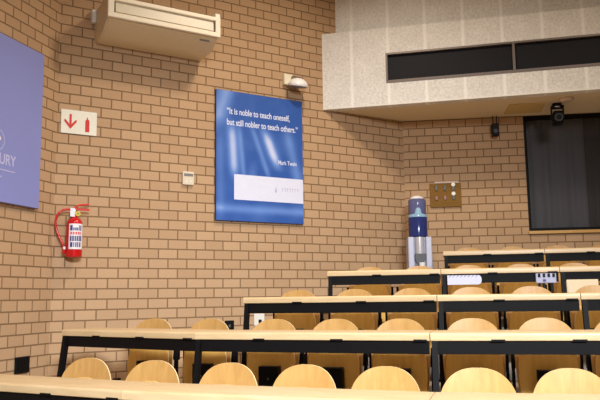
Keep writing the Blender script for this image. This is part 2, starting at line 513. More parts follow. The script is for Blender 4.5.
# ledge on top
U0 = A + TM * 3.285
uy = (U0 - K0).dot(NK)
bm = bmesh.new()
prism(bm, [(x_l + 0.01 + dx_dy * 0.12, 0.12), (KEND, 0.12), (KEND, uy + 0.1), (x_l + 0.01 + dx_dy * (uy + 0.1), uy + 0.1)], KZ1 - 0.06, KZ1 - 0.001)
struct_at('trim_2', bm, 'concrete_high', K0, AZK)
# upper wall set back above it
bm = bmesh.new()
prism(bm, [(0.006, 0), (5.0, 0), (5.0, 0.12), (0.006 + dx_dy * 0.12, 0.12)], KZ1 + 0.0, TOP)
struct_at('wall_upper', bm, 'concrete_high', U0, AZK)
# soffit
sf = [kL + NK * 0.12 + TK * (dx_dy * 0.12 + 0.004), K0 + TK * KEND + NK * 0.12, None, None]
bb = isect(K0 + TK * KEND, NK, B, TB)
pts = [sf[0], sf[1], bb - TB * 0.0 - Vector((0, 0.01)), B + Vector((0.0, -0.012))]
bm = bmesh.new(); prism(bm, [(q.x, q.y) for q in pts], KZ0 + 0.004, KZ0 + 0.05)
tag(link('ceiling_soffit', bm, 'soffit_paint'), kind='structure')
# thin dark joint lines in the soffit boards
def soffit_pt(px, py): return Vector((px, py))

# dark slot window in the bulkhead: frame, two panes
bm = bmesh.new()
f = 0.022
box(bm, SX0, SX1, -0.008, 0.05, SZ0, SZ0 + f + 0.008); box(bm, SX0, SX1, -0.008, 0.05, SZ1 - f, SZ1)
box(bm, SX0, SX0 + f, -0.008, 0.05, SZ0 + f, SZ1 - f); box(bm, SX1 - f, SX1, -0.008, 0.05, SZ0 + f, SZ1 - f)
box(bm, SXD - 0.014, SXD + 0.014, -0.008, 0.05, SZ0 + f, SZ1 - f)
slot = struct_at('window_2', bm, 'frame_metal', K0, AZK)
link('pane', B_(SX0 + f, SXD - 0.014, 0.03, 0.04, SZ0 + f, SZ1 - f), 'dark_glass', slot)
link('pane', B_(SXD + 0.014, SX1 - f, 0.03, 0.04, SZ0 + f, SZ1 - f), 'dark_glass', slot)

# ceiling
bm = bmesh.new(); box(bm, -5.5, 7.5, -4.5, 11, TOP, TOP + 0.1)
tag(link('ceiling', bm, 'ceiling_paint'), kind='structure')

# stepped floor: front floor plus five tiers that follow the bends of the desk rows
ROWS = {
    1: dict(P=[(-2.344, 4.680), (-0.993, 3.983), (0.578, 3.387), (2.15, 3.080)], t=[-27.3, -20.8, -11]),
    2: dict(P=[(-1.968, 5.896), (-0.765, 5.115), (0.814, 4.590), (2.70, 4.189)], t=[-33, -18.4, -12]),
    3: dict(P=[(-0.497, 6.090), (1.057, 5.585), (2.096, 5.374), (3.15, 5.188)], t=[-18, -11.5, -10]),
    4: dict(P=[(0.249, 6.846), (1.307, 6.660), (2.351, 6.476), (3.42, 6.288)], t=[-10, -10, -10]),
    5: dict(P=[(1.550, 7.740), (2.591, 7.538), (3.62, 7.338)], t=[-11, -11]),
}
def tier(i): return 0.32 + 0.24 * (i - 1) + (0.012 if i == 5 else 0.0)
HT = {1: 0.735, 2: 0.75, 3: 0.75, 4: 0.75, 5: 0.729}      # desk heights
room = [A + TL * -8.6, Vector((5.4, -1.5)), Vector((5.4, 8.35)), B, A]
def clip(poly, p, t):
    """keep the part of poly on the far side (left of direction t) of line p + s t"""
    nrm = Vector((-t.y, t.x)); out = []
    for i in range(len(poly)):
        a, b = poly[i], poly[(i + 1) % len(poly)]
        da, db = (a - p).dot(nrm), (b - p).dot(nrm)
        if da >= 0: out.append(a)
        if (da >= 0) != (db >= 0): out.append(a + (b - a) * (da / (da - db)))
    return out
bm = bmesh.new()
prism(bm, [(q.x, q.y) for q in room], -0.1, 0.0)
for i, rw in ROWS.items():
    poly = room[:]
    for j, t in enumerate(rw['t']):
        T = uv(t); Nn = Vector((-T.y, T.x))
        P = Vector(rw['P'][j]) - Nn * 0.17
        poly = clip(poly, P, T)
    if i >= 3:
        T = uv(rw['t'][0]); P = Vector(rw['P'][0]) - T * 0.12
        poly = clip(poly, P, Vector((T.y, -T.x)))
    prism(bm, [(q.x, q.y) for q in poly], max(0.0, tier(min(i - 1, 2))) if i > 1 else 0.0, tier(i))
tag(link('floor', bm, 'carpet'), kind='structure')

# ------------------------------------------------------------------ desks
ORD = ['front', 'second', 'third', 'fourth', 'fifth and topmost']
DEPTH, THK = 0.38, 0.05
DESK_LABELS = {
    (1, 0): 'pale wood desk at left end of the front row below the black socket',
    (1, 1): 'pale wood lecture desk in the middle of the front row between two seams',
    (1, 2): 'pale wood lecture desk at the right end of the front row',
    (2, 0): 'short pale wood desk at left end of the second row, nearest brick corner',
    (2, 1): 'pale wood desk in the middle of the second row',
    (2, 2): 'pale wood desk at the right end of the second row',
    (3, 0): 'pale wood desk at left end of the third row, white socket by its leg',
    (3, 1): 'pale wood desk in the middle of the third row, below the white tray',
    (3, 2): 'pale wood desk at the right end of the third row',
    (4, 0): 'pale wood desk at left end of the fourth row before the water cooler',
    (4, 1): 'pale wood desk in the middle of the fourth row carrying the white ribbed tray',
    (4, 2): 'pale wood desk at the right end of the fourth row above the cream panel',
    (5, 0): 'pale wood desk at left end of the topmost row below the key board',
    (5, 1): 'pale wood desk at the right of the topmost row, below the dark window',
}
GAPS = {1: [], 2: [237, 302.5, 367, 437.5, 511, 588]}
for i, rw in ROWS.items():
    P = [Vector(q) for q in rw['P']]
    nseg = len(rw['t'])
    for j in range(nseg):
        a, b = P[j], P[j + 1]
        az = math.degrees(math.atan2((b - a).y, (b - a).x))
        Ls = (b - a).length
        h0 = 0.0 if j == 0 else math.tan(rad((az - math.degrees(math.atan2((P[j] - P[j - 1]).y, (P[j] - P[j - 1]).x))) / 2))
        h1 = 0.0 if j == nseg - 1 else math.tan(rad((math.degrees(math.atan2((P[j + 2] - P[j + 1]).y, (P[j + 2] - P[j + 1]).x)) - az) / 2))
        g = 0.0028
        d = thing('lecture_desk', DESK_LABELS[(i, j)], 'desk', (a.x, a.y, tier(i)), rad(az), 'desks of the %s row' % ORD[i - 1])
        # desktop with a rounded front edge and mitred ends
        T_ = HT[i]; U_ = T_ - 0.05
        bm = bmesh.new()
        r = 0.016
        prof = [(0, U_ + 0.003)] + [(0, T_ - r)] + [(r - r * math.cos(q), T_ - r + r * math.sin(q)) for q in (0.4, 0.8, 1.2)] + [(r, T_)]
        prof += [(DEPTH - 0.006, T_), (DEPTH, T_ - 0.006), (DEPTH, U_), (0.003, U_)]
        va = [bm.verts.new((g + h0 * y, y, z)) for y, z in prof]; vb = [bm.verts.new((Ls - g - h1 * y, y, z)) for y, z in prof]
        bm.faces.new(va); bm.faces.new(vb[::-1])
        for k in range(len(prof)):
            q = (k + 1) % len(prof)
            bm.faces.new((va[k], vb[k], vb[q], va[q]))
        link('desktop', bm, 'desk_wood', d, smooth=35)
        # black rail under the front edge
        link('front_rail', B_(0.012 if j == 0 else 0.010, Ls - (0.010 if j < nseg - 1 else 0.004), 0.018, 0.05, U_ - 0.085, U_, bev=0.003), 'black_steel', d)
        # slanted flat steel legs, left end (and right end of the row's last desk), foot forward
        ends = [0.012 if j == 0 else 0.010] + ([Ls - 0.06] if j == nseg - 1 else [])
        for x in ends:
            bm = bmesh.new()
            wdt = 0.036
            prof = [(0.004, U_), (0.05, U_), (-0.045, 0.03), (-0.091, 0.03)]
            profile_x(bm, prof, x, x + wdt)
            box(bm, x - 0.002, x + wdt + 0.004, -0.115, 0.05, 0.0, 0.032)
            link('leg', bm, 'black_steel', d)
        # small black clips gripping the lower edge of the top
        nclip = max(1, round(Ls / 0.53))
        for k in range(nclip):
            x = (k + 1) * Ls / nclip - 0.05
            link('edge_clip', B_(x - 0.055, min(x + 0.03, Ls - 0.004), -0.003, 0.02, U_ - 0.004, U_ + 0.009), 'black_steel', d)

# ------------------------------------------------------------------ chairs
def shell_bm(z0, ztop, wlo, wmax, zm, y0, lean, dish, th, expo=2.4, nz=26, nx=14):
    bm = bmesh.new()
    front, back = [], []
    zs = [z0 + (zm - z0) * k / 8 for k in range(8)]
    zs += [zm + (ztop - zm) * math.sin(0.5 * math.pi * k / (nz - 8)) for k in range(nz - 8)] + [ztop - 0.0006]
    for z in zs:
        if z <= zm:
            q = (z - z0) / (zm - z0); hw = wlo + (wmax - wlo) * math.sin(q * math.pi / 2)
        else:
            q = (z - zm) / (ztop - zm); hw = wmax * max(0.0, 1 - q ** expo) ** (1 / expo)
        fr, ba = [], []
        for k in range(nx + 1):
            u = -1 + 2 * k / nx
            x = hw * u
            y = y0 + lean * ((z - z0) / (ztop - z0)) ** 1.5 - dish * (x / wmax) ** 2
            fr.append(bm.verts.new((x, y, z))); ba.append(bm.verts.new((x, y + th, z)))
        front.append(fr); back.append(ba)
    for a, b in zip(front, front[1:]):
        for k in range(nx): bm.faces.new((a[k], a[k + 1], b[k + 1], b[k]))
    for a, b in zip(back, back[1:]):
        for k in range(nx): bm.faces.new((a[k], b[k], b[k + 1], a[k + 1]))
    rim = []
    for r in range(len(front) - 1):
        for k, s in ((0, 1), (nx, -1)):
            v = (front[r][k], front[r + 1][k], back[r + 1][k], back[r][k])
            rim.append(bm.faces.new(v if s > 0 else v[::-1]))
    for r in (0, len(front) - 1):
        for k in range(nx):
            rim.append(bm.faces.new((front[r][k], back[r][k], back[r][k + 1], front[r][k + 1])))
    for fce in rim: fce.material_index = 1
    return bm
def make_chair():
    t = thing('lecture_chair', 'x', 'chair')
    link('backrest', shell_bm(0.30, 0.815, 0.204, 0.222, 0.56, 0.0, 0.05, 0.028, 0.012), None, t, smooth=50, mats=['chair_wood', 'chair_edge'])
    # tipped-up plywood seat standing just in front of the back, its black hinge box below
    link('seat', shell_bm(0.24, 0.685, 0.192, 0.203, 0.44, -0.042, 0.022, 0.022, 0.012, nz=22), None, t, smooth=50, mats=['seat_wood', 'chair_edge'])
    link('hinge_box', B_(-0.083, 0.083, -0.115, -0.044, 0.24, 0.455, bev=0.006), 'black_plastic', t)
    bm = bmesh.new(); lathe(bm, [(0.008, -0.119), (0.008, -0.115)], (0.0, 0, 0.36), 12, 'Y')
    link('screw', bm, 'chrome', t)
    for s in (-1, 1):
        bm = bmesh.new()
        x = s * 0.234
        box(bm, x - 0.011, x + 0.011, 0.005, 0.05, 0.0, 0.60, bev=0.003)
        box(bm, x - 0.012, x + 0.012, -0.06, 0.13, 0.0, 0.02)
        link('side_post', bm, 'black_steel', t)
    link('cross_bar', B_(-0.245, 0.245, 0.055, 0.075, 0.455, 0.54), 'black_steel', t)
    link('pedestal', B_(-0.03, 0.03, -0.085, -0.045, 0.0, 0.24), 'black_steel', t)
    return t
CHAIRS = {
    1: [(-1.546, 5.162, -20), (-1.018, 4.882, -20), (-0.480, 4.621, -21.5), (0.004, 4.431, -21.5), (0.477, 4.244, -21.5), (0.985, 4.086, -11), (1.477, 3.990, -11)],
    2: [(-1.333, 6.399, -20), (-0.789, 6.054, -22), (-0.231, 5.760, -18.4), (0.255, 5.598, -18.4), (0.740, 5.436, -18.4), (1.255, 5.293, -12), (1.753, 5.188, -12), (2.260, 5.080, -12)],
    3: [(-0.043, 6.762, -18), (0.482, 6.592, -18), (0.989, 6.427, -18), (1.493, 6.292, -11.5), (1.995, 6.190, -11.5), (2.510, 6.093, -10)],
    4: [(0.725, 7.555, -10), (1.240, 7.464, -10), (1.738, 7.376, -10), (2.251, 7.286, -10), (2.767, 7.195, -10)],
    5: [(1.995, 8.448, -11), (2.492, 8.351, -11), (2.991, 8.254, -11), (3.489, 8.157, -11)],
}
NTH = ['leftmost', 'second', 'third', 'fourth', 'fifth', 'sixth', 'seventh', 'eighth']
def copy_tree(o, parent=None):
    c = o.copy(); COL.objects.link(c); c.parent = parent
    for ch in o.children: copy_tree(ch, c)
    return c
proto = make_chair()
first = True
for i, lst in CHAIRS.items():
    for k, (x, y, az) in enumerate(lst):
        o = proto if first else copy_tree(proto); first = False
        o.location = (x, y, tier(i)); o.rotation_euler = (0, 0, rad(az))
        if k == len(lst) - 1: which = 'rightmost honey plywood chair in view'
        elif k == 0: which = 'leftmost honey plywood chair'
        else: which = NTH[k] + ' honey plywood chair from the left'
        o['label'] = '%s behind the %s row of desks' % (which, ORD[i - 1])
        o['group'] = 'plywood chairs behind the %s row' % ORD[i - 1]

# ------------------------------------------------------------------ things on the desks' fronts
def seg(i, j): return Vector(ROWS[i]['P'][j]), ROWS[i]['t'][j]
p, t = seg(4, 1)
def on_seg(i, j, x): 
    q, tt = seg(i, j); return q + uv(tt) * x
q = on_seg(4, 1, 0.0)
tr = thing('cable_tray', 'white ribbed tray with a rounded right end fixed under the fourth row desk edge', 'cable tray', (q.x, q.y, tier(4) + 0.598), rad(t))
bm = bmesh.new()
x0, x1, zc, hh = 0.056, 0.365, 0.045, 0.043
out = [(x0, zc - hh), (x1 - 0.03, zc - hh)] + [(x1 - 0.03 + 0.03 * math.sin(a), zc - hh * math.cos(a)) for a in [math.pi * k / 12 for k in range(1, 12)]] + [(x1 - 0.03, zc + hh), (x0, zc + hh)]
flat(bm, out, 0.015, 0.05)
link('tray_body', bm, 'tray_white', tr)
for k in range(8):
    bm = bmesh.new(); x = 0.068 + 0.034 * k
    flat(bm, [(x, zc + 0.024), (x + 0.006, zc + 0.024), (x + 0.026, zc + 0.042), (x + 0.016, zc + 0.042)], -0.034, 0.002)
    link('slot', bm, 'lcd_grey', tr)
q = on_seg(4, 1, 0.0)
sb = thing('socket_box', 'pale lilac socket strip with dark outlets and hanging plugs below the fourth row desk', 'socket strip', (q.x, q.y, tier(4) + 0.60), rad(t))
link('housing', B_(0.845, 1.022, -0.03, 0.012, 0.002, 0.090, bev=0.006), 'socket_lilac', sb)
for k in range(4):
    link('outlet', B_(0.862 + 0.042 * k, 0.884 + 0.042 * k, -0.034, -0.028, 0.055, 0.088), 'black_plastic', sb)
link('switch', B_(0.905, 0.930, -0.036, -0.028, 0.018, 0.036), 'label_blue', sb)
for x in (0.875, 0.915, 0.985):
    bm = bmesh.new(); box(bm, x - 0.011, x + 0.011, -0.02, 0.01, -0.085, 0.001)
    link('plug', bm, 'black_plastic', sb)
q, t42 = seg(4, 2)
cpn = link('cream_panel', B_(0.052, 0.325, 0.002, 0.014, 0.51, 0.63, bev=0.003), 'panel_cream')
cpn.location = (q.x, q.y, tier(4)); cpn.rotation_euler = (0, 0, rad(t42))
tag(cpn, 'plain cream panel fixed below the rail of the fourth row desk at right', 'panel')

# ------------------------------------------------------------------ things on the middle wall (local x along wall, -y into the room)
def on_mid(name, label, cat, s, z, group=None):
    P = A + TM * s
    return thing(name, label, cat, (P.x, P.y, z), rad(AZM), group)
# air conditioner
ac = on_mid('air_conditioner', 'cream wall-mounted air conditioner high on the brick wall at left', 'air conditioner', 0.34, 4.105)
W = 1.15
bm = bmesh.new()
profile_x(bm, [(-0.004, 0.0), (-0.28, 0.005), (-0.47, 0.115), (-0.47, 0.32), (-0.40, 0.345), (-0.004, 0.345)], 0.0, W)
bmesh.ops.bevel(bm, geom=[e for e in bm.edges], offset=0.012, segments=3, affect='EDGES')
link('body', bm, 'ac_cream', ac, smooth=40)
bm = bmesh.new()
y0, y1 = -0.505, -0.468
box(bm, -0.012, W + 0.012, y0, y1, 0.112, 0.162, bev=0.008); box(bm, -0.012, W + 0.012, y0, y1, 0.280, 0.325, bev=0.008)
box(bm, -0.012, 0.05, y0, y1, 0.155, 0.29, bev=0.008); box(bm, W - 0.045, W + 0.012, y0, y1, 0.155, 0.29, bev=0.008)
link('front_frame', bm, 'ac_white', ac)
link('grille_recess', B_(0.04, W - 0.035, -0.474, -0.468, 0.155, 0.29), 'ac_dark', ac)
bm = bmesh.new()
profile_x(bm, [(-0.495, 0.175), (-0.478, 0.166), (-0.476, 0.278), (-0.482, 0.282)], 0.066, W - 0.062)
link('louvre', bm, 'ac_louvre', ac)
bm = bmesh.new()
# maker's mark: a small dark dash on the sloping underside
e = Vector((0, -0.19, 0.11)).normalized()
def onslope(x, d): return (x, -0.28 + e.y * d, 0.005 + e.z * d)
vs = []
for off in (0.0, 0.004):
    for (x, d) in ((0.965, 0.150), (1.075, 0.150), (1.075, 0.168), (0.965, 0.168)):
        q = Vector(onslope(x, d)) + Vector((0, e.z, -e.y)) * 0 + Vector((0, -0.5, -0.866)) * (0.0005 + off)
        vs.append(bm.verts.new(q))
bm.faces.new(vs[:4]); bm.faces.new(vs[4:][::-1])
for k in range(4): bm.faces.new((vs[k], vs[4 + k], vs[4 + (k + 1) % 4], vs[(k + 1) % 4]))
link('badge', bm, 'lcd_grey', ac)
link('wall_bracket', B_(-0.045, -0.002, -0.07, -0.004, 0.20, 0.33, bev=0.005), 'plate_white', ac)
link('hanger', B_(W - 0.03, W + 0.03, -0.46, -0.40, 0.33, 0.385, bev=0.01), 'plate_white', ac)

# extinguisher sign
sg = on_mid('fire_sign', 'white sign with a red down arrow and red extinguisher on the brick', 'sign', 0.038, 3.155)
SW, SH = 0.345, 0.236
link('plate', B_(0, SW, -0.012, -0.003, 0, SH, bev=0.002), 'sign_white', sg)
bm = bmesh.new()
flat(bm, [(0.078, 0.085), (0.100, 0.085), (0.100, 0.192), (0.078, 0.192)], -0.0125)
link('arrow', bm, 'sign_red', sg)
bm = bmesh.new()
flat(bm, [(0.089, 0.045), (0.148, 0.118), (0.146, 0.140), (0.136, 0.136), (0.089, 0.082), (0.042, 0.136), (0.032, 0.140), (0.030, 0.118)], -0.0128)
link('arrow', bm, 'sign_red', sg)
bm = bmesh.new()
flat(bm, [(0.232, 0.030), (0.272, 0.030), (0.272, 0.140), (0.266, 0.152), (0.256, 0.158), (0.256, 0.176), (0.246, 0.176), (0.246, 0.158), (0.238, 0.152), (0.232, 0.140)], -0.0125)
link('extinguisher_symbol', bm, 'sign_red', sg)

# blue quotation poster
po = on_mid('quotation_poster', 'large blue poster with a white quotation and pale strip on the brick wall', 'poster', 1.667, 2.373)
PW, PH = 1.10, 1.445
link('board', B_(0, PW, -0.035, -0.004, 0, PH), 'poster_edge', po)
link('print', B_(0.002, PW - 0.002, -0.037, -0.035, 0.002, PH - 0.002), 'poster_print', po)
link('white_strip', B_(0.215, PW - 0.003, -0.039, -0.037, 0.235, 0.515), 'strip_white', po)
text('quotation', '\u201cIt is noble to teach oneself,', 0.098, 0.125, -0.038, 1.185, 'poster_text', po, bold=0.0015, width=0.80)
text('quotation', 'but still nobler to teach others.\u201d', 0.098, 0.125, -0.038, 1.06, 'poster_text', po, bold=0.0015, width=0.905)
text('attribution', 'Mark Twain', 0.07, 0.77, -0.038, 0.668, 'poster_text', po, bold=0.0008, width=0.24)
bm = bmesh.new()
flat(bm, [(0.735, 0.335), (0.748, 0.352), (0.745, 0.385), (0.737, 0.410), (0.729, 0.385), (0.722, 0.352)], -0.039, 0.001)
link('crest', bm, 'strip_grey', po)
for x in (0.82, 0.855, 0.885, 0.92, 0.95, 0.985, 1.02):
    bm = bmesh.new()
    flat(bm, [(x, 0.362), (x + 0.006, 0.362), (x + 0.006, 0.398), (x, 0.398)], -0.039, 0.001)
    flat(bm, [(x - 0.008, 0.392), (x + 0.014, 0.392), (x + 0.014, 0.398), (x - 0.008, 0.398)], -0.039, 0.001)
    link('faint_letter', bm, 'strip_grey', po)

# thermostat
th = on_mid('wall_thermostat', 'small beige wall controller with a grey display left of the blue poster', 'thermostat', 1.292, 2.732)
link('case', B_(0, 0.125, -0.03, -0.003, 0, 0.142, bev=0.006), 'plate_beige', th)
link('display', B_(0.012, 0.113, -0.0325, -0.029, 0.092, 0.120), 'lcd_grey', th)
for x in (0.03, 0.075):
    link('button', B_(x, x + 0.022, -0.0325, -0.029, 0.03, 0.045), 'plate_white', th)

# emergency lamp above the poster
el = on_mid('wall_lamp', 'white domed wall lamp on a cream bracket above the blue poster', 'lamp', 2.52, 3.93)
link('bracket', B_(0.0, 0.11, -0.06, -0.003, 0.06, 0.19, bev=0.006), 'lamp_bracket', el)
link('arm', B_(0.09, 0.20, -0.10, -0.01, 0.12, 0.165, bev=0.006), 'frame_metal', el)
bm = bmesh.new()
lathe(bm, [(0.112, -0.012), (0.118, 0.0), (0.114, 0.018), (0.098, 0.046), (0.068, 0.070), (0.03, 0.083), (0.006, 0.086)], (0.135, -0.13, 0.045), 32)
dome = link('dome', bm, 'lamp_white', el, smooth=40)
bm = bmesh.new(); lathe(bm, [(0.10, 0), (0.111, 0.012)], (0.135, -0.13, 0.022), 32)
diff = link('diffuser', bm, 'lcd_grey', dome)
piv = Vector((0.135, -0.13, 0.045))
for o in (dome, diff):
    o.data.transform(Matrix.Translation(piv) @ Matrix.Rotation(rad(14), 4, 'X') @ Matrix.Translation(-piv))

# wall sockets
so = on_mid('wall_socket', 'white wall socket with a dark plug behind the third row leg', 'socket', 2.135, 1.245)
link('plate', B_(0, 0.125, -0.015, -0.003, 0, 0.128, bev=0.004), 'plate_white', so)
link('plug', B_(0.048, 0.080, -0.04, -0.013, 0.03, 0.065, bev=0.006), 'black_plastic', so)
s2 = on_mid('wall_socket', 'small black wall socket beside the third row end leg, above the second row desk', 'socket', 1.785, 1.20)
link('plate', B_(0, 0.105, -0.02, -0.003, 0, 0.11, bev=0.004), 'black_plastic', s2)
link('switch', B_(0.04, 0.06, -0.026, -0.018, 0.04, 0.07), 'hook_grey', s2)
s3 = on_mid('wall_socket', 'small black wall socket low on brick between the two leftmost front row chairs', 'socket', 0.60, 0.74)
link('plate', B_(0, 0.075, -0.02, -0.003, 0, 0.055, bev=0.004), 'black_plastic', s3)
link('switch', B_(0.03, 0.045, -0.026, -0.018, 0.02, 0.035), 'hook_grey', s3)

# fire extinguisher, hung just right of the corner
fx = on_mid('fire_extinguisher', 'red fire extinguisher with a looped hose hung on the brick corner', 'fire extinguisher', 0.175, 1.945)
cy_ = -0.095
bm = bmesh.new()
lathe(bm, [(0.058, 0.0), (0.072, 0.008), (0.075, 0.03), (0.075, 0.30), (0.070, 0.335), (0.055, 0.36), (0.034, 0.375), (0.026, 0.38), (0.026, 0.40)], (0, cy_, 0), 36)
link('cylinder', bm, 'ext_red', fx, smooth=40)
bm = bmesh.new()
lathe(bm, [(0.022, 0.0), (0.024, 0.01), (0.024, 0.05), (0.016, 0.056)], (0, cy_, 0.40), 20)
link('valve', bm, 'chrome', fx, smooth=40)
bm = bmesh.new()
profile_x(bm, [(-0.012, 0.0), (0.012, 0.0), (0.012, 0.016), (-0.012, 0.016)], 0, 1)
for v in bm.verts:
    x = v.co.x; v.co = Vector((-0.02 + 0.155 * x, cy_ + v.co.y, 0.452 + v.co.z - 0.002 * x))
link('carry_handle', bm, 'sign_red', fx)
bm = bmesh.new()
tube(bm, spline([(-0.01, cy_, 0.455), (0.0, cy_, 0.475), (0.04, cy_, 0.50), (0.13, cy_, 0.512)]), 0.009)
link('squeeze_lever', bm, 'sign_red', fx, smooth=True)
bm = bmesh.new()
lathe(bm, [(0.024, -0.03), (0.024, -0.022)], (0.022, cy_, 0.415), 18, 'Y')
g = link('pressure_gauge', bm, 'gauge_yellow', fx)
link('gauge_face', B_(0.014, 0.03, cy_ - 0.032, cy_ - 0.0295, 0.408, 0.422), 'gauge_green', g)
link('inspection_tag', B_(-0.05, -0.008, cy_ - 0.03, cy_ - 0.026, 0.385, 0.465), 'label_white', fx)
bm = bmesh.new()
tube(bm, spline([(-0.02, cy_, 0.445), (-0.07, cy_ + 0.005, 0.455), (-0.135, cy_ + 0.012, 0.43), (-0.17, cy_ + 0.02, 0.36), (-0.165, cy_ + 0.02, 0.28), (-0.135, cy_ + 0.01, 0.19), (-0.10, cy_, 0.12), (-0.092, cy_, 0.06)]), 0.0105)
link('hose', bm, 'ext_red', fx, smooth=True)
bm = bmesh.new(); lathe(bm, [(0.013, 0), (0.016, 0.03), (0.013, 0.06)], (-0.092, cy_, 0.035), 14)
nz_ = link('nozzle', bm, 'ext_red', fx, smooth=True)
bm = bmesh.new(); lathe(bm, [(0.012, 0), (0.012, 0.024)], (-0.092, cy_ - 0.014, 0.075), 14)
link('nozzle_cap', bm, 'label_white', nz_)
# label wrapped round the cylinder with lines of unreadable print
def wrap(bm, a0, a1, z0, z1, r, n=16):
    lo, hi, lo2, hi2 = [], [], [], []
    for k in range(n + 1):
        a = a0 + (a1 - a0) * k / n
        for lst, rr, z in ((lo, r, z0), (hi, r, z1), (lo2, r - 0.001, z0), (hi2, r - 0.001, z1)):
            lst.append(bm.verts.new((rr * math.sin(a), cy_ - rr * math.cos(a), z)))
    for k in range(n):
        bm.faces.new((lo[k], lo[k + 1], hi[k + 1], hi[k])); bm.faces.new((lo2[k + 1], lo2[k], hi2[k], hi2[k + 1]))
        bm.faces.new((lo[k], lo2[k], lo2[k + 1], lo[k + 1])); bm.faces.new((hi[k], hi[k + 1], hi2[k + 1], hi2[k]))
    for k in (0, n): bm.faces.new((lo[k], hi[k], hi2[k], lo2[k]))
bm = bmesh.new(); wrap(bm, -0.92, 1.02, 0.075, 0.315, 0.0765)
lab = link('label', bm, 'label_white', fx)
def prints(mat, z0, z1, cells):
    bm = bmesh.new()
    for a0, a1 in cells: wrap(bm, a0, a1, z0, z1, 0.0775, 3)
    link('print_line', bm, mat, lab)
prints('label_blue', 0.250, 0.300, [(-0.75, -0.45)])
prints('label_blue', 0.250, 0.278, [(-0.38, -0.22), (-0.15, 0.02), (0.08, 0.24)])
prints('label_blue', 0.250, 0.298, [(0.34, 0.44), (0.52, 0.68)])
prints('label_red', 0.212, 0.238, [(-0.72, -0.5), (-0.42, -0.2), (-0.12, 0.1), (0.2, 0.42), (0.5, 0.62)])
prints('label_blue', 0.150, 0.200, [(-0.75, -0.55), (-0.47, -0.27), (-0.2, -0.02), (0.05, 0.22), (0.3, 0.46), (0.52, 0.70)])
prints('label_blue', 0.095, 0.140, [(-0.72, -0.42), (-0.32, -0.2), (-0.1, 0.06), (0.14, 0.28), (0.4, 0.6)])
link('wall_hook', B_(-0.02, 0.02, cy_ + 0.024, -0.003, 0.36, 0.42), 'black_steel', fx)

# ------------------------------------------------------------------ things on the left wall
def on_left(name, label, cat, s, z):
    P = A + TL * s
    return thing(name, label, cat, (P.x, P.y, z), rad(AZL))
bn = on_left('lilac_banner', 'lilac wall board with a pale crest and lettering at the left edge', 'wall board', -0.285, 2.376)
BW, BH = 1.70, 1.452
link('board', B_(-BW, 0, -0.04, -0.004, 0, BH), 'banner_edge', bn)
link('print', B_(-BW + 0.002, -0.001, -0.043, -0.04, 0.002, BH - 0.001), 'banner_lilac', bn)
# last letters of the name, right-aligned, with a fine line and crest above
text('lettering', 'BURY', 0.132, -0.615, -0.0435, 0.325, 'banner_print', bn, width=0.27, bold=0.001)
link('fine_line', B_(-0.64, -0.345, -0.0445, -0.043, 0.272, 0.280), 'banner_print', bn)
link('fine_line', B_(-0.66, -0.51, -0.0445, -0.043, 0.212, 0.220), 'banner_print', bn)
cr = D.objects.new('crest', None)
bm = bmesh.new()
cxx, czz = -0.585, 0.525
n = 40
for k in range(n):
    a0, a1 = 2 * math.pi * k / n, 2 * math.pi * (k + 1) / n
    r0, r1 = 0.088, 0.094
    flat(bm, [(cxx + r * math.cos(a), czz + r * math.sin(a)) for r, a in ((r0, a0), (r1, a0), (r1, a1), (r0, a1))], -0.0435, 0.001)
D.objects.remove(cr)
crest = link('crest', bm, 'banner_print', bn)
bm = bmesh.new()
flat(bm, [(cxx - 0.05, czz + 0.0), (cxx + 0.05, czz + 0.0), (cxx + 0.042, czz + 0.025), (cxx + 0.02, czz + 0.045), (cxx, czz + 0.05), (cxx - 0.02, czz + 0.045), (cxx - 0.042, czz + 0.025)], -0.0435, 0.001)
link('crest_dome', bm, 'label_white', crest)

sk = on_left('wall_socket', 'square black wall socket low on the left brick wall above the front desk', 'socket', -0.485, 0.925)
link('plate', B_(0, 0.185, -0.022, -0.003, 0, 0.14, bev=0.005), 'black_plastic', sk)
link('inset', B_(0.03, 0.155, -0.025, -0.021, 0.025, 0.115), 'black_steel', sk)

# ------------------------------------------------------------------ things by the back wall
def on_back(name, label, cat, s, z):
    P = B + TB * s
    return thing(name, label, cat, (P.x, P.y, z), rad(AZB))
kb = on_back('key_board', 'brown wooden board with two rows of small hooks on the back wall', 'key board', 0.312, 2.642)
link('board', B_(0, 0.385, -0.025, -0.003, 0, 0.30, bev=0.003), 'board_wood', kb)
for r, zz in enumerate((0.21, 0.09)):
    for c in range(3):
        x = 0.08 + 0.105 * c
        link('hook', B_(x - 0.016, x + 0.016, -0.04, -0.024, zz, zz + (0.068 if r == 0 else 0.05), bev=0.004), 'hook_grey' if r == 0 or c == 2 else 'key_red', kb)
link('paper_top', B_(0.06, 0.36, -0.03, -0.004, 0.302, 0.325), 'smoke_white', kb)
for zz in (0.28, 0.165):
    bm = bmesh.new(); lathe(bm, [(0.024, -0.045), (0.024, -0.026)], (0.29, 0, zz), 18, 'Y')
    link('white_tag', bm, 'sign_white', kb)

# small black speaker hanging from the soffit
sp_ = on_back('hanging_speaker', 'small black box hanging on two rods below the soffit by the window', 'speaker', 1.142, 3.505)
link('case', B_(-0.042, 0.042, -0.14, -0.06, 0, 0.155, bev=0.008), 'black_plastic', sp_)
for x in (-0.022, 0.022):
    bm = bmesh.new(); lathe(bm, [(0.006, 0), (0.006, 0.106)], (x, -0.1, 0.155), 10)
    link('rod', bm, 'black_steel', sp_)
bm = bmesh.new(); lathe(bm, [(0.024, -0.145), (0.028, -0.139)], (0, 0, 0.06), 20, 'Y'); link('cone', bm, 'ac_dark', sp_)

